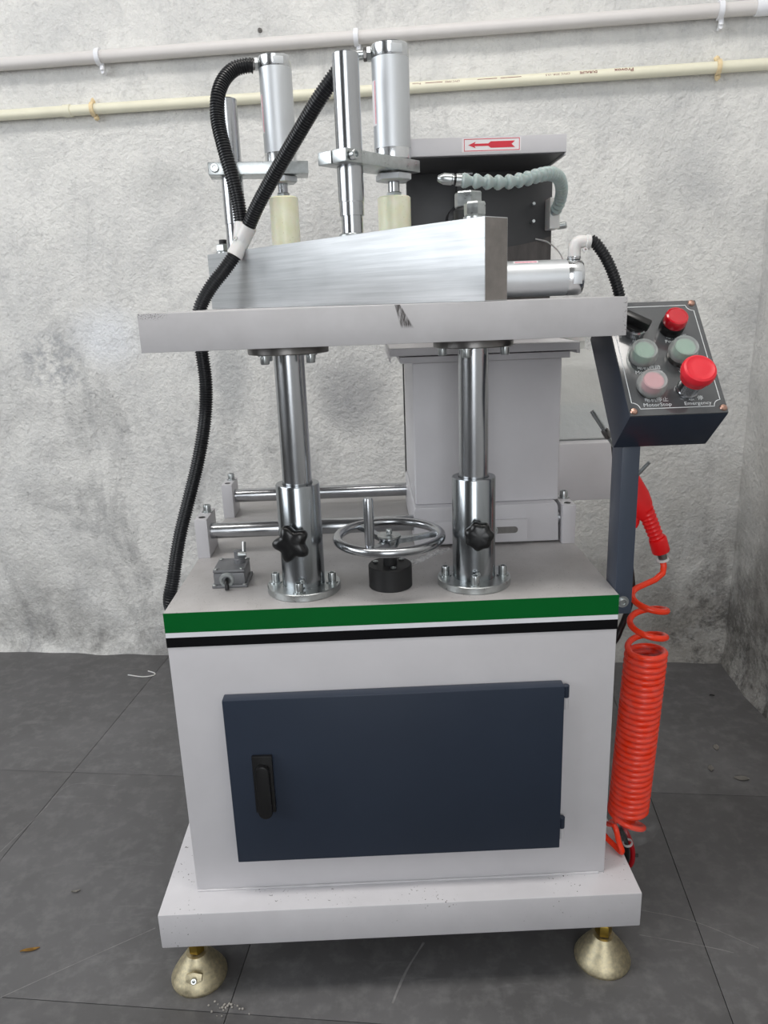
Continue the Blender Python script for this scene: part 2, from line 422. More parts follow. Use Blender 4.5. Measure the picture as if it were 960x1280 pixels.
def plain(name, lo, hi, mat):
    o = B().box(lo, hi).build(name, mat); o['kind'] = 'structure'; return o
plain('wall_left', (-3.75, -3.8, 0), (-3.65, 2.6, 3.3), M['ceiling'])
plain('wall_front', (-3.65, -3.85, 0), (.6, -3.75, 3.3), M['ceiling'])
plain('ceiling', (-3.75, -3.85, 3.3), (1.2, 2.6, 3.4), M['ceiling'])
floor = plain('floor', (-3.75, -3.85, -.12), (1.2, 2.6, -.006), M['joint'])
rows = [-3.85, -3.0, -2.1, -1.2, -.3, .28, .837, 1.395, 2.4]
cols = [-4.0, -3.1, -2.35, -1.6, -.887, -.355, .368, 1.05, 1.7]
for j in range(len(rows) - 1):
    for i in range(len(cols) - 1):
        g = .0006
        q = [(cols[i] + g, rows[j] + g), (cols[i + 1] - g, rows[j] + g), (cols[i + 1] - g, rows[j + 1] - g), (cols[i] + g, rows[j + 1] - g)]
        poly = [tuple((E1 * a + E2 * b).xy) for a, b in q]
        B().prism(poly, -.0062, 0, .0004).build('floor_slab', 'floor', floor)
# hairline crack crossing slabs and pale drag scratches are part of the floor
def scratch(pts, w, mat, name):
    p = spline(pts, .02); b = B(); bm = b.bm; L = []
    for i, q in enumerate(p):
        tdir = (p[min(i + 1, len(p) - 1)] - p[max(i - 1, 0)]).normalized(); s = Vector((-tdir.y, tdir.x, 0)) * (w * (.5 + .5 * random.random()))
        L.append((bm.verts.new(q + s), bm.verts.new(q - s)))
    for a, c in zip(L, L[1:]): bm.faces.new((a[0], a[1], c[1], c[0]))
    for v in bm.verts: v.co.z = .0003
    o = b.build(name, mat, floor); return o
scratch([(-.60, .918, 0), (-.5, .978, 0), (-.393, 1.041, 0)], .0012, 'scratch', 'floor_scratch')
scratch([(.0525, .985, 0), (.02, .93, 0), (-.006, .868, 0)], .0022, 'scratch', 'floor_scratch')
scratch([(-.747, 1.245, 0), (-.715, 1.36, 0), (-.69, 1.45, 0), (-.58, 1.44, 0)], .0012, 'scratch', 'floor_scratch')
scratch([(.42, 1.03, 0), (.5, 1.0, 0), (.58, .94, 0)], .0009, 'scratch', 'floor_scratch')
scratch([(.40, .98, 0), (.5, .95, 0), (.55, .93, 0)], .0009, 'scratch', 'floor_scratch')

# ------------------------------------------------------------------ pipes on the back wall
def on_wall(s, z, off): return W0 + E1 * s + Vector((0, 0, z)) + WN * off
def clip(parent, s, z, r, off, mat, name, w=.011, tail=True):
    b = B(); o = on_wall(s, z, off); n = 20; rr = []
    for k in range(n + 1):                                          # saddle strap round the pipe front
        a = -PI * .62 + 2 * PI * .62 * k / n
        d = WN * math.cos(a) + Vector((0, 0, 1)) * math.sin(a)
        p = o + d * (r + .0005); q = o + d * (r + .0045)
        rr.append([p - E1 * w / 2, p + E1 * w / 2, q + E1 * w / 2, q - E1 * w / 2])
    b.rings(rr)
    if tail:
        t0 = on_wall(s + .004, z - r - .002, off - .004)
        b.tube([t0 + Vector((0, 0, .006)), t0 - Vector((0, 0, .010)) + WN * .003, t0 - Vector((0, 0, .017)) - WN * .008], [.0055, .0055, .004], 10)
        b.cyl(t0 - Vector((0, 0, .016)) - WN * .014, t0 - Vector((0, 0, .016)) + WN * .004, .004, 10)
    return b.build(name, mat, parent)
upper = thing('conduit_pipe', on_wall(.5, 1.570, .022), 'white plastic conduit pipe, the upper of two along the back wall', 'pipe')
B().cyl(on_wall(-1.6, 1.586, .0215), on_wall(1.53, 1.586, .0215), .0145, 24).build('pipe_run', 'pvc_white', upper)
B().pipe(on_wall(1.53, 1.586, .0215), E1, [(.0146, 0), (.0172, 0), (.0172, .05), (.0146, .05)], 24).build('coupling', 'white', upper)
for s in (.0203, .6475, 1.4557): clip(upper, s, 1.586, .0145, .0215, 'white', 'pipe_clip')
lower = thing('water_pipe', on_wall(.5, 1.462, .019), 'cream plastic water pipe with printing, the lower of two along the wall', 'pipe')
B().cyl(on_wall(-1.6, 1.4745, .0185), on_wall(1.585, 1.4745, .0185), .0122, 24).build('pipe_run', 'pvc_cream', lower)
B().lathe([(.0124, 0), (.0142, .001), (.0142, .019), (.0124, .02)], on_wall(-.088, 1.4745, .0185), E1, 24).build('coupling', 'pvc_cream', lower)
for s in (-.011, 1.4612):
    clip(lower, s, 1.4745, .0122, .0185, 'tie', 'pipe_tie', .009, False)
    for sg in (1, -1):
        b = B(); c_ = on_wall(s - .002 * sg, 1.4745 + sg * .0185, .012); rr = []
        for j in range(5):
            v_ = -PI / 2 + PI * (j + .5) / 5
            rr.append([c_ + E1 * (.0075 * math.cos(v_) * math.cos(2 * PI * k / 12) * random.uniform(.6, 1.1)) + Vector((0, 0, .0085 * math.cos(v_) * math.sin(2 * PI * k / 12) * random.uniform(.6, 1.1))) + WN * (.006 * math.sin(v_)) for k in range(12)])
        b.rings(rr).build('plaster_dab', 'tie', lower)
el = math.radians(26); nrm = WN * math.cos(el) + Vector((0, 0, 1)) * math.sin(el); upv = Vector((0, 0, -1)) * math.cos(el) + WN * math.sin(el)
def pipe_text(s, z0, body, size, bold=0.0, sx=1.0):
    o = on_wall(s, 1.4745, .0185) + nrm * .01225
    text('pipe_print', body, size, 'ink_red', lower, basis(o, -E1, upv, nrm), 'LEFT', .0001, bold, sx)
pipe_text(1.275, 0, 'Provox', .0115, .0002, 1.25)
pipe_text(1.195, 0, 'DURALIFE', .008, .0002, 1.1)
pipe_text(1.135, 0, 'CPVC SDR-13.5', .0062, 0, 1.35)
pipe_text(.885, 0, 'CPVC PIPES', .0062, 0, 1.1)
pipe_text(.795, 0, 'Provox', .0062, 0, 1.1)
for s0, s1 in ((.978, 1.025), (.925, .97), (.805, .845)):
    o = on_wall(s0, 1.4745, .0185) + nrm * .0122
    B().box((0, -.0007, 0), (s1 - s0, .0007, .0002), 0, basis(o, E1, -upv, nrm)).build('pipe_print', 'ink_red', lower)
# small screw stub in the plaster near the upper pipe
b = B(); b.lathe([(.006, 0), (.0045, .006), (.002, .008)], on_wall(.4155, 1.622, .0), WN, 8)
tag(b.build('wall_plug', 'steel_dark'), 'small dark broken wall plug above the upper pipe', 'wall plug')

# ================================================================== THE MACHINE
mc = thing('milling_machine', (.02, 1.15, 0), 'pale grey end milling machine with green stripe cabinet and two upright clamping cylinders', 'machine')
YC = .941                                                           # cabinet front
# base plinth, cabinet
base = B().box((-.334, .896, .102), (.366, 1.56, .160), .0022).build('base_plinth', 'paint_base', mc)
cab = B().box((-.2862, YC, .160), (.324, 1.52, .6055), .0015).build('cabinet', 'paint', mc)
B().box((-.2862, YC, .6055), (.324, 1.52, .6075), .0006).build('top_plate', 'paint_top', cab)
B().box((-.2868, YC - .0006, .5787), (.3246, YC + .003, .6070)).build('green_stripe', 'green', cab)
B().box((-.2866, YC - .0005, .5716), (.3244, YC + .003, .5787)).build('white_stripe', 'white', cab)
B().box((-.2868, YC - .0006, .5573), (.3246, YC + .003, .5716)).build('black_stripe', 'black_stripe', cab)
# weld seam along foot of cabinet
b = B(); p = spline([(-.285, YC - .001, .161), (-.1, YC - .0012, .1612), (.1, YC - .001, .161), (.323, YC - .001, .161)], .012)
b.tube(p, [.0016 + random.uniform(-.0006, .0005) for _ in p], 8).build('weld_seam', 'paint', cab)
# door
door = B().box((-.2165, YC - .020, .2235), (.2502, YC - .001, .4845), .0018).build('cabinet_door', 'paint_dark', mc)
b = B(); b.prism([(-.1825, .310), (-.1545, .310), (-.1545, .400), (-.1825, .400)], 0, .006, .0012, basis((0, YC - .020, 0), (1, 0, 0), (0, 0, 1), (0, -1, 0)))
b.build('handle_plate', 'black', door)
b = B(); pts = []
for k in range(17):
    a = PI * k / 16; pts.append((-.1685 + .0098 * math.cos(a), .378 + .0098 * math.sin(a)))
for k in range(17):
    a = PI + PI * k / 16; pts.append((-.1685 + .0098 * math.cos(a), .314 + .0098 * math.sin(a)))
b.prism(pts, .004, .0135, .002, basis((0, YC - .020, 0), (1, 0, 0), (0, 0, 1), (0, -1, 0)))
b.build('handle_lever', 'black', door)
for z in (.462, .2495):
    B().cyl((.2548, YC - .0085, z), (.2548, YC - .0085, z + .0185), .0046, 16, .0008).build('hinge_knuckle', 'paint_dark', door)
    B().cyl((.2548, YC - .0085, z - .018), (.2548, YC - .0085, z), .0042, 16, .0008).build('hinge_pin', 'paint', door)
# levelling feet
def foot(x, y, r=.0425, tilt=(0, 0)):
    f = B()
    ax = Vector((tilt[0], tilt[1], 1))
    f.lathe([(r * .97, .0), (r, .003), (r, .006), (r * .90, .014), (r * .74, .025), (r * .56, .036), (r * .42, .044), (r * .38, .047)], (x, y, 0), (0, 0, 1), 40)
    o = f.build('levelling_foot', 'gold', mc)
    B().lathe([(.0118, 0), (.0125, .002), (.0125, .018), (.0115, .020)], (x, y, .049), (0, 0, 1), 6, .3).build('foot_hex', 'brass', o, 25)
    B().lathe([(.009, 0), (.009, .022)], (x, y, .067), (0, 0, 1), 20).build('threaded_stem', 'brass', o)
    hex_nut(o, (x, y, .083), (0, 0, 1), .0175, .012, 'zinc', 'lock_nut', phase=.2)
    return o
f1 = foot(-.299, .944); f2 = foot(.3275, .940); foot(-.299, 1.50); foot(.3275, 1.50)
cap_screw(f1, (-.297, .9105, .028), (.1, -.8, .5), .0042, .012, 'zinc', 'lock_screw')
cap_screw(f2, (.338, .935, .082), (.9, -.3, .1), .004, .010, 'zinc', 'lock_screw')
b = B()
b.prism([(-.012, -.004), (0, -.009), (.012, -.004), (.013, .006), (0, .009), (-.011, .006)], 0, .006, .001, basis((-.297, .910, .0315), (1, 0, 0), (0, .45, .9), (0, -.9, .45)))
b.build('screw_boss', 'gold', f1)

# rails and pillow blocks
for nm, yr, z, y0, y1 in (('front', 1.19, .6454, 1.1625, 1.232), ('rear', 1.425, .6442, 1.397, 1.463)):
    for x0, x1 in ((-.2872, -.2670), (.3030, .3240)):
        blk = B().box((x0, y0, .6075), (x1, y1, .6725), .0012).build('rail_support', 'paint', mc, label='pale painted rail support block')
        xm = (x0 + x1) / 2
        cap_screw(blk, (xm + .002, (y0 + y1) / 2 + .012, .6722), (0, 0, 1), .0062, .011)
        B().lathe([(.0055, 0), (.0055, .0006)], (xm, y0 + .014, .6722), (0, 0, 1), 16).build('screw_hole', 'black_matt', blk)
    B().cyl((-.267, yr, z), (.3032, yr, z), .0128, 32).build('guide_rail', 'chrome', mc)
B().cyl((-.12, 1.470, .628), (.08, 1.470, .628), .008, 16).build('lead_screw', 'black_matt', mc)
# milling head: carriage, column, cover plates
car = B().prism([(.0640, .611), (.2995, .611), (.2975, .668), (.2950, .6745), (.0665, .6745), (.0645, .668)], -1.455, -1.172, .0015, basis((0, 0, 0), (1, 0, 0), (0, 0, 1), (0, -1, 0))).build('head_carriage', 'paint', mc)
sp = B().box((.095, 1.166, .614), (.247, 1.1725, .651), .001).build('slotted_plate', 'paint', car)
b = B(); pts = [(.170 + .0055 * math.cos(a), .634 + .0055 * math.sin(a)) for a in [PI / 2 + PI * k / 8 for k in range(9)]] + [(.226 + .0055 * math.cos(a), .634 + .0055 * math.sin(a)) for a in [-PI / 2 + PI * k / 8 for k in range(9)]]
b.prism(pts, 0, .0006, 0, basis((0, 1.166, 0), (1, 0, 0), (0, 0, 1), (0, -1, 0))).build('slot', 'steel_dark', car)
cap_screw(car, (.189, 1.1655, .634), (0, -1, 0), .0065, .006)
B().box((.0680, 1.190, .6745), (.3020, 1.452, .9040), .004, None, 3).build('head_column', 'paint', mc)
B().box((.0655, 1.452, .612), (.0675, 1.470, .905)).build('gap_shade_strip', 'black_matt', mc)  # black strip paints the shade of the gap beside the column
B().box((.0485, 1.170, .9045), (.3090, 1.47, .9140), .001).build('slide_plate', 'paint', mc)
b = B(); b.box((.0320, 1.130, .9185), (.3125, 1.40, .9300), .001); b.box((.0320, 1.130, .9100), (.0335, 1.40, .9190)); b.box((.3080, 1.130, .9140), (.3125, 1.40, .9190))
b.build('way_cover', 'paint', mc)
# guard hood and back plate over the cutter spindle
hood = B().box((.070, 1.240, 1.2048), (.3121, 1.500, 1.2298), .0012).build('guard_hood', 'paint', mc)
B().box((.071, 1.243, 1.2034), (.3111, 1.500, 1.2049)).build('hood_underside', 'hood_in', hood)  # thin dark sheet across the underside of the hood
B().box((.3095, 1.243, 1.2008), (.3121, 1.395, 1.2049)).build('hood_lip', 'paint', hood)
bp = B().box((.0775, 1.3946, .915), (.3285, 1.407, 1.2034), .001).build('back_plate', 'hood_in', mc)
b = B()
b.prism([(.3280, .985), (.3280, 1.0967)] + [(.3280 - .246 * k / 24, 1.0967 - .019 * math.sin(PI * k / 24) ** .8) for k in range(1, 25)] + [(.0820, .985)], 0, .0015, 0, basis((0, 1.3946, 0), (1, 0, 0), (0, 0, 1), (0, -1, 0)))
b.build('worn_plate', 'plate_dark', bp)
for z in (1.120, 1.148):
    B().cyl((.293, 1.3946, z), (.293, 1.374, z), .0026, 12).build('screw', 'zinc', bp)
for x, w in ((.1427, .004), (.156, .0035), (.167, .0045), (.172, .019)):
    B().box((x, 1.3940, 1.2000), (x + w, 1.3947, 1.2026)).build('painted_light_slot', 'white', bp)  # white strips painted as light showing through under the hood
spn = B().lathe([(.028, 0), (.028, .05), (.021, .055), (.021, .075), (.013, .078), (.013, .195)], (.171, 1.3946, 1.123), (0, -1, 0), 32).build('spindle', 'black_matt', mc)
B().box((.1560, 1.325, 1.135), (.1840, 1.352, 1.178), .001).build('spindle_key', 'black_matt', spn)
# arrow sticker on the hood
def face_print(parent, name, mat, o, xs, ys, poly, th=.0003):
    return B().prism(poly, 0, th, 0, basis(o, xs, ys, Vector(xs).cross(Vector(ys)))).build(name, mat, parent)
so = (.1570, 1.2400, 1.2098); ux, uz = (1, 0, 0), (0, 0, 1); m_ = .0085
sw, shh = .0839, .0170
face_print(hood, 'arrow_sticker', 'sticker', so, ux, uz, [(-.003, -.0012), (sw + .002, -.0012), (sw + .002, shh + .001), (-.003, shh + .001)], .0003)
fo = (so[0], so[1] - .0003, so[2]); mx = basis(fo, ux, uz, (0, -1, 0)); e = .0009
b = B()
b.prism([(0, 0), (sw, 0), (sw, shh), (e, shh), (e, shh - e), (sw - e, shh - e), (sw - e, e), (e, e), (e, shh), (0, shh)], 0, .0002, 0, mx)
b.build('sticker_border', 'print_red', hood)
b = B()
b.prism([(.0064, m_), (.0176, m_ + .0045), (.0160, m_ + .0017), (.0365, m_ + .0017), (.0405, m_ + .0045), (.077, m_ + .0045), (.0716, m_), (.077, m_ - .0045), (.0405, m_ - .0045), (.0365, m_ - .0017), (.0160, m_ - .0017), (.0176, m_ - .0045)], 0, .0002, 0, mx)
b.build('arrow_print', 'print_red', hood)
# coolant / motor box beside head column
mb = B().box((.3025, 1.37, .622), (.472, 1.56, .7315), .003).build('side_box', 'paint', mc, label='pale sheet metal box beside the head column')

# columns
for xc, lobes, kr, kx, rot in ((-.1033, 5, .0262, -.1085, .65), (.1385, 7, .0205, .1420, .1)):
    yc = 1.010
    sl = B(); sl.pipe((xc, yc, .6175), (0, 0, 1), [(.0205, 0), (.0300, 0), (.0300, .1435), (.0292, .1450), (.0215, .1450), (.0205, .144)], 48)
    sl = sl.build('column_sleeve', 'sleeve', mc)
    B().lathe([(.0505, 0), (.0515, .001), (.0515, .0095), (.0505, .0105)], (xc, yc, .6075), (0, 0, 1), 56).build('foot_flange', 'zinc', sl)
    for a in (-95, -5, 85, 175):
        cap_screw(sl, (xc + .0405 * math.cos(math.radians(a)), yc + .0405 * math.sin(math.radians(a)), .618), (0, 0, 1), .0058, .0125)
    cap_screw(sl, (xc + .001, yc - .0300, .631), (0, -1, 0), .0035, .004, 'zinc', 'grub_screw', False)
    rod = B().cyl((xc, yc, .62), (xc, yc, .940), .0200, 48).build('column_rod', 'chrome', mc)
    B().lathe([(.0515, 0), (.0525, .001), (.0525, .0115), (.052, .0125)], (xc, yc, .9370), (0, 0, 1), 48).build('head_flange', 'steel_dark', rod)
    for a in ((-42, 48, 138, 228) if xc < 0 else (-15, 75, 165, 250)):
        cap_screw(rod, (xc + .041 * math.cos(math.radians(a)), yc + .041 * math.sin(math.radians(a)), .937), (0, 0, -1), .0058, .010)
    # star grip clamping knob
    b = B(); rr = []; n = 70; o = Vector((kx, .9795, .6895)); ax = Vector((-.16, -1, .10)).normalized(); x_, y_, a_ = frame(ax)
    for h, sc_ in ((.010, .55), (.0105, .86), (.013, .96), (.018, 1.0), (.024, .97), (.0275, .86), (.0285, .6), (.029, .25)):
        rr.append([o + a_ * h + (x_ * math.cos(t_ + rot) + y_ * math.sin(t_ + rot)) * (kr * sc_ * (.85 + .15 * math.cos(lobes * t_) if lobes == 5 else .94 + .06 * math.cos(lobes * t_))) for t_ in [2 * PI * k / n for k in range(n)]])
    b.rings(rr); kn = b.build('star_knob', 'black', mc, 60)
    B().cyl(o - ax * .001, o + ax * .0115, .0085, 20).build('knob_stem', 'zinc', kn)

# hand wheel
HW = Vector((.0197, 1.010, 0))
hub = B().lathe([(.0300, 0), (.0308, .001), (.0308, .0315), (.0298, .0325)], (HW.x, HW.y, .6075), (0, 0, 1), 48).build('wheel_bearing_housing', 'black_matt', mc)
for a in (40, 160, 280):
    cap_screw(hub, (HW.x + .022 * math.cos(math.radians(a)), HW.y + .022 * math.sin(math.radians(a)), .6395), (0, 0, 1), .004, .0012, 'zinc', 'screw', False)
B().cyl((HW.x, HW.y, .6395), (HW.x, HW.y, .668), .0098, 24).build('wheel_shaft', 'black_matt', hub)
zw = .6805
whl = B(); n = 72
whl.tube([HW + Vector((.0725 * math.cos(2 * PI * k / n), .0725 * math.sin(2 * PI * k / n), zw)) for k in range(n)], .0066, 14, closed=True)
whl = whl.build('hand_wheel', 'chrome', mc)
B().lathe([(.010, -.018), (.0145, -.010), (.0145, -.001), (.0140, 0)], (HW.x, HW.y, .6805), (0, 0, 1), 32).build('wheel_hub', 'sleeve', whl)
B().lathe([(.0165, 0), (.0165, .0022), (.006, .0026)], (HW.x, HW.y, .6805), (0, 0, 1), 32).build('wheel_washer', 'zinc', whl)
cap_screw(whl, (HW.x, HW.y, .683), (0, 0, 1), .0042, .0065, 'zinc', 'hub_screw', False)
for a in (246, 6, 126):
    ca, sa = math.cos(math.radians(a)), math.sin(math.radians(a)); d = Vector((ca, sa, 0)); s_ = Vector((-sa, ca, 0)); rr = []
    for r_, w, hgt, dz in ((.012, .0070, .0035, -.006), (.03, .0058, .0032, -.005), (.055, .0052, .0032, -.002), (.071, .0060, .0040, 0)):
        c_ = HW + d * r_ + Vector((0, 0, zw + dz))
        rr.append([c_ + s_ * w + Vector((0, 0, -hgt)), c_ + s_ * w * .8 + Vector((0, 0, hgt)), c_ - s_ * w * .8 + Vector((0, 0, hgt)), c_ - s_ * w + Vector((0, 0, -hgt))])
    B().rings(rr).build('wheel_spoke', 'sleeve', whl, 30)
hx = HW.x + .0665 * math.cos(math.radians(246)); hy = HW.y + .0665 * math.sin(math.radians(246))
B().lathe([(.0055, 0), (.0062, .004), (.0068, .030), (.0068, .064), (.0058, .0675), (.003, .068)], (hx, hy, .6855), (0, 0, 1), 24).build('crank_grip', 'chrome', whl)

# limit switch box on the top plate
sw_ = B().box((-.2345, 1.0260, .6115), (-.1895, 1.0800, .6300), .0025).build('limit_switch', 'grey_plastic', mc)
B().box((-.2375, 1.0240, .6076), (-.1865, 1.0815, .6120), .0015).build('switch_flange', 'grey_plastic', sw_)
B().box((-.2348, 1.0257, .6302), (-.1892, 1.0803, .6345), .002).build('switch_cover', 'grey_plastic', sw_)
for x in (-.2305, -.1935):
    for y in (1.031, 1.075): B().lathe([(.0033, 0), (.0036, .0006), (.0025, .0018)], (x, y, .6343), (0, 0, 1), 14).build('screw', 'zinc', sw_)
for x in (-.2335, -.1905): B().lathe([(.0033, 0), (.0036, .0006), (.0025, .0018)], (x, 1.0265, .6118), (0, 0, 1), 14).build('screw', 'zinc', sw_)
B().pipe((-.2150, 1.0262, .6205), (0, -1, 0), [(.0062, 0), (.0105, 0), (.0105, .0045), (.0098, .006), (.0068, .006), (.0062, .005)], 28).build('cable_gland', 'ring_clear', sw_)
B().tube(spline([(-.2150, 1.030, .6205), (-.2145, 1.018, .6195), (-.2138, 1.0145, .614), (-.2136, 1.0135, .6070)], .003), .0031, 12).build('switch_cable', 'black', sw_)
B().lathe([(.0085, 0), (.0085, .006), (.0075, .007), (.0075, .018), (.006, .019)], (-.2010, 1.060, .6340), (0, 0, 1), 24).build('plunger_head', 'grey_plastic', sw_)
B().cyl((-.2010, 1.054, .648), (-.1895, 1.054, .648), .0045, 16).build('lever_hub', 'zinc', sw_)
B().tube([(-.1925, 1.054, .648), (-.1930, 1.061, .657), (-.1935, 1.066, .663)], .0028, 10).build('switch_lever', 'zinc', sw_)

# ---------------- work table and fence
tb = [(-.265, .910), (.306, .910), (.306, 1.115), (.030, 1.115), (-.14, 1.50), (-.265, 1.50)]
B().prism(tb, .9490, .9935, .0008).build('work_table', 'paint_table', mc)
FA = Vector((.1391, .9150, 0)); FU = Vector((-.6338, .7735, 0)); FN = Vector((.7735, .6338, 0)); FL, FT = .658, .0400
poly = [FA, FA + FN * FT, FA + FN * FT + FU * FL, FA + FU * FL]
B().prism([tuple(p.xy) for p in poly], .9937, 1.0872, .0009).build('fence_block', 'fence', mc)
fb = bpy.data.objects['fence_block']
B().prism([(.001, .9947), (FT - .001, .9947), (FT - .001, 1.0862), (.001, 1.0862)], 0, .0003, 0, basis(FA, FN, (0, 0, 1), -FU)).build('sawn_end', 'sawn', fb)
def fpt(s, z, t=.5): return FA + FU * s + FN * (FT * t) + Vector((0, 0, z))
for s, r_, up in ((.034, .0130, .002), (.634, .0130, .008)):
    st = B().cyl(fpt(s, 1.087), fpt(s, 1.1030 + up), .0068, 20, .001).build('fence_stud', 'black_matt' if s > .3 else 'zinc', mc)
    B().lathe([(r_ * 1.05, 0), (r_ * 1.05, .003)], fpt(s, 1.0873), (0, 0, 1), 24).build('washer', 'zinc', st)
    hex_nut(st, fpt(s, 1.0903), (0, 0, 1), r_, .0165 if s < .3 else .013, 'zinc', 'nut', phase=.15)
# second larger hex fitting seen behind the near nut
n2 = B().lathe([(.0185, 0), (.0205, .002), (.0205, .020), (.0190, .022)], (.1560, 1.190, 1.125), (0, 0, 1), 6, .1).build('spindle_nut', 'zinc', mc, 25)
B().lathe([(.021, -.05), (.021, -.004), (.018, 0)], (.1560, 1.190, 1.125), (0, 0, 1), 24).build('spindle_collar', 'black_matt', n2)

# ---------------- posts, clamp arms, cylinders
PR = Vector((-.0142, 1.1352, 0)); PL = Vector((-.2164, 1.3820, 0))
for P, zt in ((PR, 1.3166), (PL, 1.3247)):
    post = B(); post.lathe([(.0150, 0), (.0150, .028), (.0172, .028), (.0172, .046)] if P is PR else [(.0172, 0), (.0172, .01), (.0172, .02), (.0172, .046)], P + Vector((0, 0, 1.086)), (0, 0, 1), 40)
    post = post.build('clamp_post', 'chrome', mc)
    B().cyl(P + Vector((0, 0, 1.131)), P + Vector((0, 0, zt)), .0180, 48, .0012).build('post_shaft', 'chrome', post)
    if P is PR:
        B().lathe([(.0205, 0), (.0200, .002), (.0172, .004)], P + Vector((0, 0, 1.0868)), (0, 0, 1), 36).build('post_collar', 'zinc', post)
def rect_arm(P, d, z0, z1, back, front, w, cyl_a, split=True):
    d = Vector(d).normalized(); s_ = Vector((-d.y, d.x, 0))         # s_ : left of the arm, away from camera
    g = .0022
    mx = basis(P, d, s_, (0, 0, 1))
    b = B()
    # two jaws at the clamp end, solid bar beyond the post, rounded far end
    b.box((-back, -w / 2, z0), (-.004, -g / 2, z1), .0012, mx); b.box((-back, g / 2, z0), (-.004, w / 2, z1), .0012, mx)
    b.box((-.004, -w / 2, z0), (front, w / 2, z1), .0012, mx)
    arm = b.build('clamp_arm', 'zinc', mc)
    cap_screw(arm, P + d * (-back + .011) - s_ * (w / 2) + Vector((0, 0, (z0 + z1) / 2)), -s_, .0068, .008, 'zinc', 'clamp_screw', False)
    return arm, P + d * cyl_a
aR, CR = rect_arm(PR, (.665, .748, 0), 1.1783, 1.1950, .036, .125, .052, .094)
aL, CL = rect_arm(PL, (.995, .10, 0), 1.2065, 1.2262, .036, .128, .052, .084)
for arm, c_, za, zarm0, ztop, zpad in ((aR, CR, 1.1950, 1.1783, 1.3450, 1.1462), (aL, CL, 1.2262, 1.2065, 1.3860, 1.1740)):
    V = lambda z: Vector((c_.x, c_.y, z))
    cyl = B().lathe([(.0268, 0), (.0268, ztop - za - .033)], V(za + .0150), (0, 0, 1), 56).build('clamp_cylinder', 'alu', mc)
    B().lathe([(.0262, 0), (.0268, .0006), (.0268, .0145), (.0266, .015)], V(za), (0, 0, 1), 56).build('end_cap', 'alu_bright', cyl)
    B().lathe([(.0264, 0), (.0268, .0006), (.0268, .0165), (.0255, .0180)], V(ztop - .0180), (0, 0, 1), 56).build('end_cap', 'alu_bright', cyl)
    fa = math.radians(-72)
    fm = basis(V(ztop - .0125) , (-math.sin(fa), math.cos(fa), 0), (0, 0, 1), (math.cos(fa), math.sin(fa), 0))
    B().box((-.0085, -.0035, .0255), (.0085, .0075, .0272), .0004, 0 or fm).build('cap_flat', 'alu', cyl)
    # label strip wrapped on left flank, curved with the barrel
    for a0, a1, z0, z1, mt, rr_ in ((-205, -160, za + .045, za + .103, 'sticker', .02695), (-167, -162, za + .047, za + .102, 'sticker_pink', .02705)):
        b = B(); bm = b.bm; L = []
        for k in range(7):
            a = math.radians(a0 + (a1 - a0) * k / 6 + 15); d = Vector((math.cos(a), math.sin(a), 0)) * rr_
            L.append((bm.verts.new(V(z0) + d), bm.verts.new(V(z1) + d)))
        for p_, q_ in zip(L, L[1:]): bm.faces.new((p_[0], q_[0], q_[1], p_[1]))
        b.build('cylinder_label', mt, cyl)
    hex_nut(cyl, V(zarm0 - .0115), (0, 0, 1), .0268, .0105, 'alu', 'mounting_nut', phase=.25)
    B().lathe([(.019, 0), (.019, .0025)], V(zarm0 - .0012), (0, 0, 1), 32).build('washer', 'steel_dark', cyl)
    B().lathe([(.0085, 0), (.0085, zarm0 - .0110 - zpad - .006)], V(zpad + .006), (0, 0, 1), 24).build('piston_rod', 'chrome', cyl)
    B().lathe([(.0118, 0), (.0118, .0045), (.010, .006)], V(zpad), (0, 0, 1), 6, .1).build('rod_nut', 'zinc', cyl, 25)
    B().lathe([(.0235, 0), (.0245, .001), (.0245, .0795), (.0225, .0815), (.010, .082)], V(zpad - .082), (0, 0, 1), 48).build('clamp_pad', 'nylon', cyl)
    # air port
    pd = Vector((-.93, -.1, 0)).normalized() if arm is aL else Vector((-.95, .05, 0)).normalized()
    p0 = V(ztop - .0105) + pd * .0262
    B().lathe([(.0085, 0), (.0095, .001), (.0095, .006), (.0078, .007)], p0, pd, 6).build('air_port', 'zinc', cyl, 25)
    B().lathe([(.0075, 0), (.0088, .001), (.0088, .005), (.0070, .006)], p0 + pd * .006, pd, 6, .3).build('air_port_nut', 'steel_dark', cyl, 25)
    if arm is aR: B().tube([p0 + pd * .011, p0 + pd * .018, Vector((-.0085, 1.207, 1.3285))], .0068, 16).build('air_port_pipe', 'zinc', cyl)

# horizontal push cylinder
ec = B().lathe([(.0243, 0), (.0243, .150)], (.1300, 1.100, 1.0205), (1, 0, 0), 56).build('push_cylinder', 'alu', mc)
B().lathe([(.0240, 0), (.0243, .0006), (.0243, .0185), (.0225, .0215)], (.2800, 1.100, 1.0205), (1, 0, 0), 56).build('end_cap', 'alu_bright', ec)
B().box((.2855, 1.0745, 1.0110), (.2975, 1.0770, 1.0275), .0004).build('cap_flat', 'alu', ec)
mxl = basis((.205, 1.100 - .0243 * math.cos(math.radians(62)), 1.0205 + .0243 * math.sin(math.radians(62))), (1, 0, 0), (0, math.sin(math.radians(62)), math.cos(math.radians(62))), (0, -math.cos(math.radians(62)), math.sin(math.radians(62))))
B().box((0, -.003, 0), (.034, .003, .0004), 0, mxl).build('cylinder_label', 'sticker', ec)
B().box((.002, -.0016, .0002), (.032, .0016, .0006), 0, mxl).build('label_print', 'sticker_pink', ec)
B().box((.172, 1.078, .9936), (.194, 1.1145, 1.004), .001).build('cylinder_mount', 'zinc', ec)
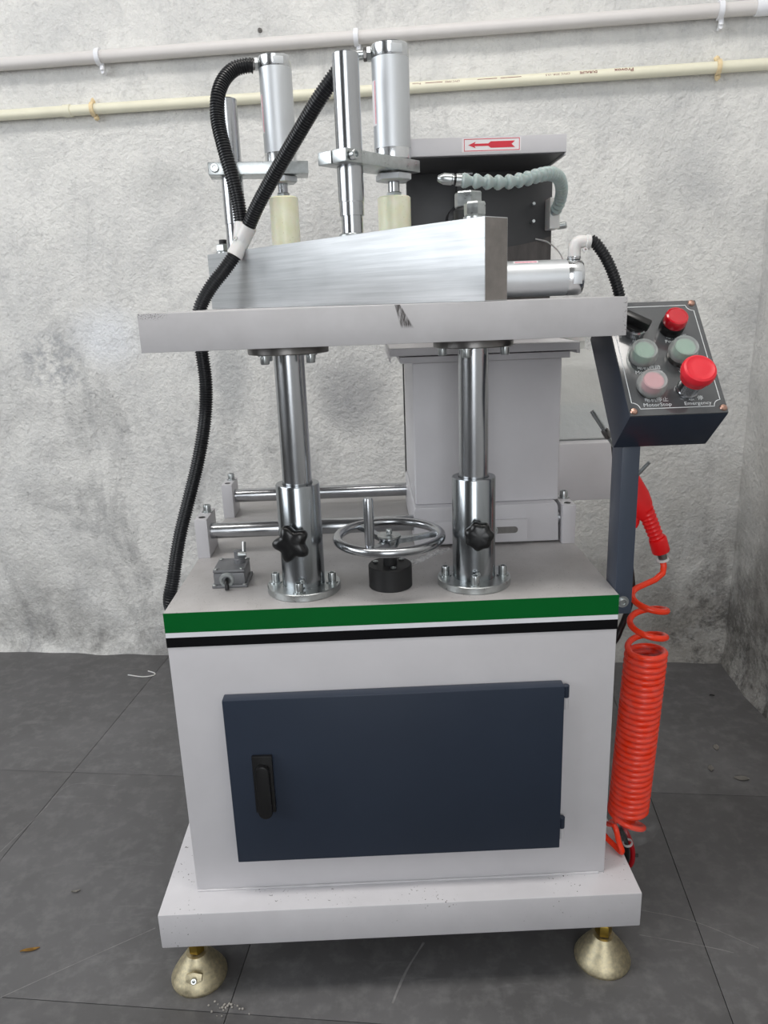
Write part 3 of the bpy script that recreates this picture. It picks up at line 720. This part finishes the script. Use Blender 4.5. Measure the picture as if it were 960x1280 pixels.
# push-in elbow and hose on the push cylinder
B().lathe([(.0085, 0), (.0092, .001), (.0092, .004), (.0075, .005)], (.2918, 1.100, 1.0440), (0, 0, 1), 24).build('elbow_thread', 'alu_bright', ec)
elb = B().tube(spline([(.2918, 1.100, 1.0475), (.2918, 1.100, 1.0585), (.2945, 1.100, 1.0652), (.301, 1.100, 1.0672), (.3125, 1.100, 1.0660)], .002), .0086, 20).build('air_elbow', 'white_plastic', ec)
B().lathe([(.0088, 0), (.0098, .0008), (.0098, .006), (.0088, .007)], (.3065, 1.100, 1.0666), (1, 0, -.1), 24).build('elbow_collar', 'white_plastic', ec)
B().pipe((.3045, 1.0935, 1.0560), (0, -1, 0), [(.0016, 0), (.0034, 0), (.0034, .003), (.0016, .003)], 16).build('elbow_eye', 'white_plastic', ec)
corrugated([(.3140, 1.1, 1.0690), (.3230, 1.1, 1.0620), (.3375, 1.1, 1.0420), (.3500, 1.1, 1.0160), (.3590, 1.1, .9875), (.3630, 1.1, .9544), (.3635, 1.098, .9153), (.3615, 1.09, .8850)], .0082).build('black_conduit', 'hose', mc)
B().tube(spline([(.300, 1.39, 1.092), (.318, 1.37, 1.084), (.330, 1.33, 1.062), (.325, 1.28, 1.035), (.309, 1.20, 1.01), (.309, 1.18, .975)], .006), .0013, 8).build('thin_air_line', 'white_plastic', mc)

# corrugated conduits of the clamp cylinders
corrugated([(-.1685, 1.387, 1.3735), (-.1784, 1.385, 1.3735), (-.199, 1.38, 1.367), (-.2157, 1.37, 1.3487), (-.2253, 1.36, 1.3222), (-.2276, 1.355, 1.2885), (-.2194, 1.345, 1.245), (-.2095, 1.34, 1.202), (-.2030, 1.338, 1.165), (-.1995, 1.336, 1.128)], .0118).build('black_conduit', 'hose', mc)
corrugated([(-.0085, 1.207, 1.3285), (-.0150, 1.210, 1.3240), (-.0283, 1.215, 1.3137), (-.0573, 1.23, 1.2839), (-.0956, 1.26, 1.2406), (-.1366, 1.29, 1.1924), (-.1677, 1.31, 1.1523), (-.1880, 1.324, 1.1205)], .0118).build('black_conduit', 'hose', mc)
corrugated([(-.2135, 1.325, 1.0785), (-.2324, 1.32, 1.0554), (-.2571, 1.318, 1.0282), (-.2765, 1.315, .9968), (-.2815, 1.31, .9646), (-.2800, 1.31, .9251), (-.2785, 1.31, .8714), (-.2863, 1.31, .8099), (-.2998, 1.29, .7441), (-.3187, 1.27, .6786), (-.3354, 1.25, .6204), (-.3486, 1.23, .5552), (-.3593, 1.23, .4964), (-.345, 1.30, .40), (-.30, 1.44, .33), (-.275, 1.50, .31)], .0118).build('black_conduit', 'hose', mc)
wy = B()
wy.tube([(-.1985, 1.3355, 1.1290), (-.2030, 1.332, 1.1020)], [.0130, .0122], 22)
wy.tube([(-.1862, 1.3235, 1.1235), (-.2030, 1.330, 1.0960)], [.0136, .0130], 22)
wy.tube([(-.2000, 1.329, 1.1010), (-.2140, 1.325, 1.0775)], [.0128, .0134], 22)
wy = wy.build('hose_y_connector', 'white_plastic', mc)
B().pipe((-.2085, 1.319, 1.105), (-.3, -1, 0), [(.0014, 0), (.0032, 0), (.0032, .003), (.0014, .003)], 14).build('connector_eye', 'white_plastic', wy)

# segmented coolant nozzle hose
LOC = [(0.1034, 1.1, 1.1542), (0.1304, 1.1, 1.1513), (0.1444, 1.1, 1.1499), (0.1607, 1.1, 1.1484), (0.1777, 1.105, 1.1475), (0.1949, 1.11, 1.1477), (0.2123, 1.115, 1.1498), (0.2308, 1.125, 1.1537), (0.2495, 1.14, 1.1594), (0.2725, 1.1716, 1.1654), (0.2959, 1.2197, 1.1664), (0.3132, 1.2688, 1.159), (0.3234, 1.3135, 1.1495), (0.3259, 1.344, 1.1374), (0.3218, 1.3598, 1.1304)]
lp = spline(LOC, .001)
nz_ = B().lathe([(.0030, 0), (.0042, .001), (.0075, .0085), (.0075, .019), (.0062, .020), (.0062, .024)], lp[0], lp[6] - lp[0], 24).build('coolant_nozzle', 'zinc', mc)
B().lathe([(.0082, .0), (.0082, .007), (.0072, .0075)], lp[25], lp[30] - lp[25], 20).build('nozzle_ring', 'zinc', nz_)
B().lathe([(.0068, .0), (.0068, .003)], lp[22], lp[30] - lp[22], 20).build('nozzle_gasket', 'black', nz_)
i = 33; k = 0
while i < len(lp) - 12:
    d = lp[min(i + 10, len(lp) - 1)] - lp[i]
    B().lathe([(.0058, -.0015), (.0085, .0), (.0100, .0025), (.0094, .0058), (.0060, .0118), (.0058, .0145), (.0070, .0165)], lp[i], d, 24).build('hose_segment', 'loc', nz_)
    i += 16 if k < 8 else 14; k += 1
vb = B().box((.3160, 1.356, 1.105), (.3335, 1.3944, 1.155), .002).build('nozzle_valve', 'white_plastic', nz_)
B().lathe([(.0058, 0), (.0058, .014), (.004, .016)], (.3325, 1.370, 1.110), (1, -.3, .1), 16).build('valve_port', 'zinc', nz_)

# ---------------- control pedestal
post = B(); post.box((.3245, .957, .572), (.3480, .9985, .868), .0012)
post = post.build('pedestal_post', 'paint_post', mc)
cap_screw(post, (.3355, .9575, .590), (0, -1, 0), .0055, .004, 'zinc', 'dome_bolt')
PU = Vector((.99989456, .01452105, 0)); PV = Vector((-.00965797, .66503101, .74675329)); PN = Vector((.01084364, -.74667455, .66510114))
PO = Vector((.3119, .9000, .8530))
PW, PLn, PT = .1207, .1754, .0715
PM = basis(PO, PU, PV, PN)
box_ = B().box((0, 0, -PT), (PW, PLn, 0), .0012, PM).build('control_box', 'paint_dark', mc)
B().box((.0005, .0005, 0), (PW - .0005, PLn - .0005, .0018), .0005, PM).build('panel_plate', 'panel', box_)
# white outline with notched corners
b = B(); i0, r_ = .0065, .009; tw = .0009; x0, x1, y0, y1 = i0 - .001, PW - i0, i0 + .0035, PLn - i0 - .002
pts = []
for cx_, cy_, a0 in ((x0, y0, 90), (x1, y0, 180), (x1, y1, 270), (x0, y1, 360)):
    for k in range(9):
        a = math.radians(a0 - 90 * k / 8); pts.append((cx_ + r_ * math.cos(a), cy_ + r_ * math.sin(a)))
pw = [PM @ Vector((x, y, .0019)) for x, y in pts]
rr = []
for k in range(len(pts)):
    a, c2 = Vector(pts[k - 1]), Vector(pts[(k + 1) % len(pts)]); d = (c2 - a).normalized(); nn = Vector((-d.y, d.x)) * tw / 2; p = Vector(pts[k])
    rr.append([PM @ Vector((p.x + nn.x, p.y + nn.y, .0016)), PM @ Vector((p.x + nn.x, p.y + nn.y, .0020)), PM @ Vector((p.x - nn.x, p.y - nn.y, .0020)), PM @ Vector((p.x - nn.x, p.y - nn.y, .0016))])
b.rings(rr, False, True).build('panel_outline', 'print_white', box_)
for x, y in ((.0058, .0068), (PW - .0052, .0072), (PW - .0068, PLn - .0052), (.0058, PLn - .0052)):
    o = PM @ Vector((x, y, .0017))
    b = B(); b.lathe([(.0045, 0), (.0047, .0006), (.0036, .0020), (.0012, .0024)], o, PN, 18)
    b.build('panel_screw', 'copper', box_)
def P3(x, y, h=0.0): return PM @ Vector((x, y, .0018 + h))
# pilot lamp
B().lathe([(.0145, 0), (.0152, .0008), (.0152, .0120), (.0146, .013)], P3(.0775, .1290), PN, 36).build('lamp_collar', 'black', box_)
B().lathe([(.0140, .0), (.0145, .001), (.0145, .0100), (.0134, .0125), (.0114, .0132), (.0110, .0128), (.002, .0128)], P3(.0775, .1290, .013), PN, 36).build('red_lamp_lens', 'lens_red', box_)
# selector switch
B().lathe([(.0145, 0), (.0150, .0008), (.0150, .0100), (.0135, .012)], P3(.0285, .1285), PN, 36).build('selector_bezel', 'chrome', box_)
B().lathe([(.0125, 0), (.0125, .003)], P3(.0285, .1285, .012), PN, 36).build('selector_disc', 'black', box_)
ca, sa = math.cos(math.radians(35)), math.sin(math.radians(35))
B().box((-.0165, -.0048, .013), (.0165, .0048, .026), .0015, basis(P3(.0285, .1285), PU * ca - PV * sa, PU * sa + PV * ca, PN)).build('selector_grip', 'black', box_)
# push buttons in frosted boots
for x, y, cm, hh in ((.0305, .0862, 'cap_green', .019), (.0785, .0835, 'cap_green', .026), (.0312, .0385, 'cap_pink', .022)):
    B().lathe([(.0150, 0), (.0155, .001), (.0155, hh - .0155), (.0148, hh - .0145)], P3(x, y), PN, 36).build('button_bezel', 'steel_dark', box_)
    B().lathe([(.0124, .0), (.0124, .0105), (.0112, .0118), (.002, .0118)], P3(x, y, hh - .0150), PN, 36).build('push_button', cm, box_)
    B().lathe([(.0176, .0), (.0182, .002), (.0180, .0065), (.0162, .0095), (.0160, .0140), (.0150, .0155), (.0132, .0150), (.0122, .0140), (.00005, .0140)], P3(x, y, hh - .0160), PN, 40, cap=False).build('button_boot', 'ring_clear', box_)
# emergency stop
B().lathe([(.0132, 0), (.0136, .0008), (.0136, .004), (.0128, .005), (.0122, .006), (.0122, .024)], P3(.0765, .0345), PN, 36).build('stop_collar', 'chrome', box_)
B().lathe([(.0130, 0), (.0165, .002), (.0175, .008), (.0202, .0125), (.0206, .0155), (.0203, .0195), (.0190, .0220), (.0165, .0232), (.0155, .0226), (.010, .0228), (.002, .0230)], P3(.0765, .0345, .0225), PN, 48).build('emergency_button', 'estop', box_)
def ptxt(x, y, s, size, sx=1.0): text('panel_print', s, size, 'print_white', box_, basis(P3(x, y, .0001), PU, PV, PN), 'CENTER', .00008, 0, sx)
ptxt(.0365, .0222, '电机停止', .0070, 1.05); ptxt(.0365, .0152, 'MotorStop', .0070, 1.12)
ptxt(.0370, .0702, '电机启动', .0070, 1.05); ptxt(.0360, .0635, 'MotorStart', .0070, 1.08)
ptxt(.0815, .0682, '工作', .0070); ptxt(.0815, .0615, 'Work', .0066)
ptxt(.0850, .0222, '急  停', .0070, 1.05); ptxt(.0860, .0152, 'Emergency', .0070, 1.08)
ptxt(.0825, .1165, '电源指示', .0070); ptxt(.0815, .1095, 'PowerLight', .0066)
ptxt(.0330, .1105, '关  开', .0070); ptxt(.0330, .1040, 'Off On', .0062)
# black cable from the box down behind the post
B().tube(spline([(.345, 1.092, .900), (.358, 1.092, .780)] + [(0.3740, 1.086, 0.6642), (0.3800, 1.080, 0.6268), (0.3835, 1.070, 0.5988), (0.3831, 1.055, 0.5656), (0.3787, 1.055, 0.5346), (0.3692, 1.055, 0.5047), (0.3574, 1.06, 0.4762)] + [(.328, 1.12, .42)], .006), .0050, 12).build('control_cable', 'black', mc)
# hook for the blow gun
B().tube([(.352, 1.045, .730), (.3761, 1.04, .7482), (.3885, 1.03, .7680)], [.0028, .0028, .0024], 10).build('gun_hook', 'zinc', mc)
B().box((.3465, .9990, .722), (.3565, 1.048, .738), .001).build('hook_bracket', 'paint_post', mc)

# ================================================================== hanging air gun and coil hose
gun = thing('air_blow_gun', (.4250, 1.06, .612), 'red plastic air blow gun hanging behind the dark pedestal post', 'blow gun')
G = [Vector(p) for p in ((.3133, 1.06, .8377), (.3339, 1.06, .8072), (.3760, 1.06, .7430))]
B().tube(G, .0034, 14).build('nozzle_tube', 'zinc', gun)
B().lathe([(.0050, 0), (.0055, .002), (.0055, .012), (.0045, .014)], G[1] - (G[2] - G[1]).normalized() * .004, G[2] - G[1], 14).build('nozzle_collar', 'steel_dark', gun)
def loft_oval(pts, w, d):
    b = B(); pts = [Vector(p) for p in pts]; rr = []
    for i, p in enumerate(pts):
        tt = (pts[min(i + 1, len(pts) - 1)] - pts[max(i - 1, 0)]).normalized(); y = Vector((0, 1, 0)); x = y.cross(tt).normalized(); y = tt.cross(x)
        rr.append([p + x * (w[i] * math.cos(2 * PI * k / 24)) + y * (d[i] * math.sin(2 * PI * k / 24)) for k in range(24)])
    return b.rings(rr)
loft_oval([(.3715, 1.06, .7480), (.3745, 1.06, .7440), (.3800, 1.06, .7300), (.3850, 1.06, .7130), (.3905, 1.06, .6960), (.3960, 1.06, .6840), (.3985, 1.06, .6800)], [.004, .0085, .0115, .0165, .0175, .0135, .0110], [.004, .008, .010, .012, .012, .011, .010]).build('gun_body', 'red', gun)
hp, hw = [], []
A_, Z_ = Vector((.3975, 1.06, .6900)), Vector((.4192, 1.06, .6410))
for k in range(25):
    hp.append(A_.lerp(Z_, k / 24)); hw.append(.0118 - .0016 * (k / 24) + (.0007 if k % 3 == 0 else -.0004))
loft_oval(hp, hw, hw).build('ribbed_grip', 'red', gun)
loft_oval([(.4180, 1.06, .6455), (.4185, 1.06, .6445), (.4250, 1.06, .6245), (.4255, 1.06, .6230)], [.0118, .0130, .0130, .0120], [.0118, .0130, .0130, .0120]).build('inlet_collar', 'red', gun)
loft_oval([(.3900, 1.062, .7000), (.3868, 1.062, .6920), (.3850, 1.062, .6800), (.3845, 1.062, .6680), (.3845, 1.062, .6620)], [.004, .006, .0065, .006, .003], [.005, .006, .006, .005, .003]).build('trigger', 'red', gun)
B().tube([(.4245, 1.06, .6250), (.4290, 1.06, .6120)], [.0070, .0062], 18).build('inlet_nipple', 'steel_dark', gun)
B().lathe([(.0085, 0), (.0090, .0006), (.0090, .0032), (.0080, .0038)], (.4282, 1.06, .6125), (.25, 0, -1), 24).build('hose_collar', 'white_plastic', gun)

hose = thing('coiled_air_hose', (.3767, 1.0, .165), 'bright orange coiled air hose in clear plastic sleeve beside the cabinet', 'air hose')
pts = [Vector((.4290, 1.06, .610)), Vector((.4300, 1.058, .6000)), Vector((.4265, 1.052, .5920)), Vector((.4130, 1.046, .5845))]
R_ = .0262; top = Vector((.3893, 1.0, .4945)); bot = Vector((.3767, 1.0, .2206))
# loose upper turns: 2.5 turns, then 29 tight ones
nl = 90
for k in range(nl + 1):
    f = k / nl; th = math.radians(100) + f * 2 * PI * 2.22
    c_ = Vector((.3935, 1.012, .580)).lerp(top, f); c_.z = .580 + (top.z - .580) * f
    r_ = R_ * (.92 + .08 * f)
    pts.append(c_ + Vector((r_ * math.cos(th), r_ * math.sin(th), 0)))
th0 = math.radians(100) + 2 * PI * 2.22; NT_ = 29; axis_d = (bot - top)
for k in range(1, NT_ * 26 + 1):
    f = k / (NT_ * 26); th = th0 + f * 2 * PI * NT_
    pts.append(top + axis_d * f + Vector((R_ * math.cos(th), R_ * math.sin(th), -.046 * R_ * math.cos(th) * -1)))
th1 = th0 + 2 * PI * NT_
for k in range(1, 27):                                              # last slack loop sagging below the bundle
    f = k / 26; th = th1 + f * 2 * PI * .92; c_ = bot + Vector((-.001, .0, -.030 * f))
    pts.append(c_ + Vector((R_ * .95 * math.cos(th), R_ * math.sin(th), -.022 * f * (1 + math.cos(th - .3)) * .6)))
e_ = pts[-1]
B().tube(pts, .0046, 10).build('hose_coil', 'orange', hose, 60)
B().tube(spline([e_, e_ + Vector((-.004, -.004, .004)), (.352, .985, .205), (.3560, .975, .185), (.3610, .972, .1680), (.3560, .985, .1660), (.3400, 1.02, .174), (.3350, 1.10, .180)], .004), .0043, 10).build('hose_tail', 'orange', hose)
b = B(); rr = []; n = 40
for j in range(26):
    f = j / 25; c_ = Vector((.3905, 1.0, .5220)).lerp(Vector((.3765, 1.0, .1930)), f); ring = []
    for k in range(n):
        a = 2 * PI * k / n; w = noise.noise(Vector((math.cos(a) * 2, math.sin(a) * 2, f * 14))) * (.0006 if .1 < f < .9 else .0035)
        fl = .004 * max(0, (f - .92) / .08) * (1 + math.cos(a)) * 2
        r_ = .0318 + w + fl
        ring.append(c_ + Vector((r_ * math.cos(a), r_ * math.sin(a), (.006 * math.cos(a * 2 + .6) if f in (0, 1) else 0))))
    rr.append(ring)
b.rings(rr, False).build('plastic_sleeve', 'film', hose)
b = B(); rr = []
for j in range(2):
    rr.append([Vector((.4095 + .0002, 1.0, .40 - .07 * j)) for _ in range(1)])
B().box((.4130, 1.004, .325), (.4145, 1.010, .405)).build('sleeve_print', simple('label_print_blue', (40, 90, 190), .5), hose)
loop = thing('red_hose_loop', (.385, 1.05, .075), 'small dark red hose loop with black clip hanging behind the base corner', 'hose')
B().tube(spline([(.360, 1.10, .175), (.378, 1.06, .168), (.390, 1.035, .150), (.3985, 1.03, .125), (.400, 1.03, .100), (.394, 1.035, .085), (.384, 1.05, .090), (.378, 1.06, .12)], .004), .0042, 10).build('hose', simple('dark_red_hose', (170, 14, 26), .35), loop)
B().tube(spline([(.372, 1.02, .172), (.382, 1.018, .150), (.387, 1.02, .115), (.386, 1.03, .08)], .004), .0045, 10).build('black_lead', 'black', loop)
B().pipe((.3835, 1.012, .1520), (.3, .1, -1), [(.0062, 0), (.0078, 0), (.0078, .0035), (.0062, .0035)], 20).build('cable_tie', 'white_plastic', loop)
B().cyl((.398, 1.03, .112), (.4085, 1.028, .112), .003, 10).build('clip', 'black', loop)

# ================================================================== loose things
def rrect(cx_, cy_, hw_, hd_, r_, z, n=6):
    out = []
    for sx, sy, a0 in ((1, 1, 0), (-1, 1, 90), (-1, -1, 180), (1, -1, 270)):
        for k in range(n + 1):
            a = math.radians(a0 + 90 * k / n); out.append(Vector((cx_ + sx * (hw_ - r_) + r_ * math.cos(a), cy_ + sy * (hd_ - r_) + r_ * math.sin(a), z)))
    return out
bt = thing('coolant_bottle', (.388, 1.46, .7317), 'translucent white plastic coolant bottle standing on the pale side box', 'bottle')
b = B(); b.rings([rrect(.388, 1.46, w, w * .9, r, .7317 + z) for z, w, r in ((.0, .066, .02), (.004, .072, .022), (.130, .072, .022), (.145, .066, .026), (.158, .040, .026), (.166, .024, .0235), (.185, .024, .0235))]).build('bottle_body', 'bottle', bt, 50)
b = B(); b.rings([rrect(.388, 1.46, w, w * .9, r, .7317 + z) for z, w, r in ((.003, .062, .018), (.006, .068, .02), (.052, .068, .02))]).build('coolant', 'liquid', bt, 50)
B().lathe([(.027, 0), (.027, .018), (.025, .020)], (.388, 1.46, .9120), (0, 0, 1), 30).build('bottle_cap', 'white_plastic', bt)
# torn plastic film under the hand wheel
b = B(); bm = b.bm; g = []
for j in range(9):
    row = []
    for i in range(25):
        u_, v_ = i / 24, j / 8; p = Vector((.045 + .075 * u_, 1.070 + .075 * u_, .6082)) + Vector((-.7, .7, 0)) * (.016 * (v_ - .5) * (1 - .4 * u_))
        p.z += .004 + .0055 * (noise.noise(Vector((u_ * 9, v_ * 4, 1))) + .45) * (.4 + math.sin(PI * u_)); row.append(bm.verts.new(p))
    g.append(row)
for j in range(8):
    for i in range(24): bm.faces.new((g[j][i], g[j][i + 1], g[j + 1][i + 1], g[j + 1][i]))
tag(b.build('plastic_film_scrap', 'film_scrap'), 'crumpled clear plastic film scrap under the hand wheel', 'film scrap')
# floor litter
def flake(name, mat, x, y, L, w, rot, label, cat, group=None, h=.003):
    b = B(); bm = b.bm; c_, s_ = math.cos(rot), math.sin(rot); up_, lo_ = [], []
    n = 8
    for k in range(n + 1):
        f = k / n; ww = w * math.sin(PI * min(.97, max(.04, f))) ** .7; px = (f - .5) * L
        z = .0006 + h * (.5 + .5 * math.sin(f * 5 + x * 30)) * .6
        row = []
        for t_ in (-1, 0, 1): row.append(bm.verts.new((x + px * c_ - t_ * ww * s_, y + px * s_ + t_ * ww * c_, z + (h * .5 if t_ else 0))))
        up_.append(row)
    for a, c2 in zip(up_, up_[1:]):
        for k in (0, 1): bm.faces.new((a[k], a[k + 1], c2[k + 1], c2[k]))
    r = bmesh.ops.solidify(bm, geom=bm.faces[:], thickness=.0005)
    return tag(b.build(name, mat), label, cat, group)
flake('dry_leaf', 'leaf', -.588, 1.006, .030, .0035, .25, 'curled dry yellow leaf on the floor left of the machine', 'leaf')
flake('plaster_chip', 'chip', -.5595, 1.131, .016, .003, .2, 'small white chip on the floor near the plinth', 'chip')
flake('yellow_crumb', 'leaf', -.455, 1.72, .012, .004, .9, 'tiny yellow crumb on the floor beside the cabinet side', 'crumb')
B_ = B().tube(spline([(-.715, 1.955, .0017), (-.67, 1.940, .0017), (-.642, 1.945, .0017), (-.640, 1.958, .0017), (-.665, 1.975, .0017)], .004), .0016, 8).build('bent_wire', 'white_plastic')
tag(B_, 'thin bent white wire on the floor near the back wall', 'wire')
for x, y, lb in ((.7495, 1.4813, 'pale crumb on the right floor, farther of two'), (.7041, 1.405, 'pale crumb on the right floor, nearer of two')):
    flake('plaster_crumb', 'chip', x, y, .022, .006, .5 + x, lb, 'crumb', 'crumbs on the right floor')
flake('grit_clump', 'chip', .752, 1.366, .030, .008, -.3, 'rough grey grit clump on the floor by the right wall', 'grit')
flake('dark_grit', 'joint', .8402, 1.7063, .014, .003, .1, 'dark grit speck on the floor near the room corner', 'grit')
b = B()
for k in range(26):
    p = Vector((-.245 + random.gauss(0, .012), .884 + random.gauss(0, .007), .0015)); r_ = random.uniform(.0006, .0022)
    b.lathe([(r_ * .4, -.0012), (r_, 0), (r_ * .7, .0015), (r_ * .2, .002)], p, (random.random() - .5, random.random() - .5, 1), 6)
tag(b.build('concrete_crumbs', 'chip'), 'loose pale concrete crumbs at the chipped floor joint in front', 'crumbs', None, 'stuff')
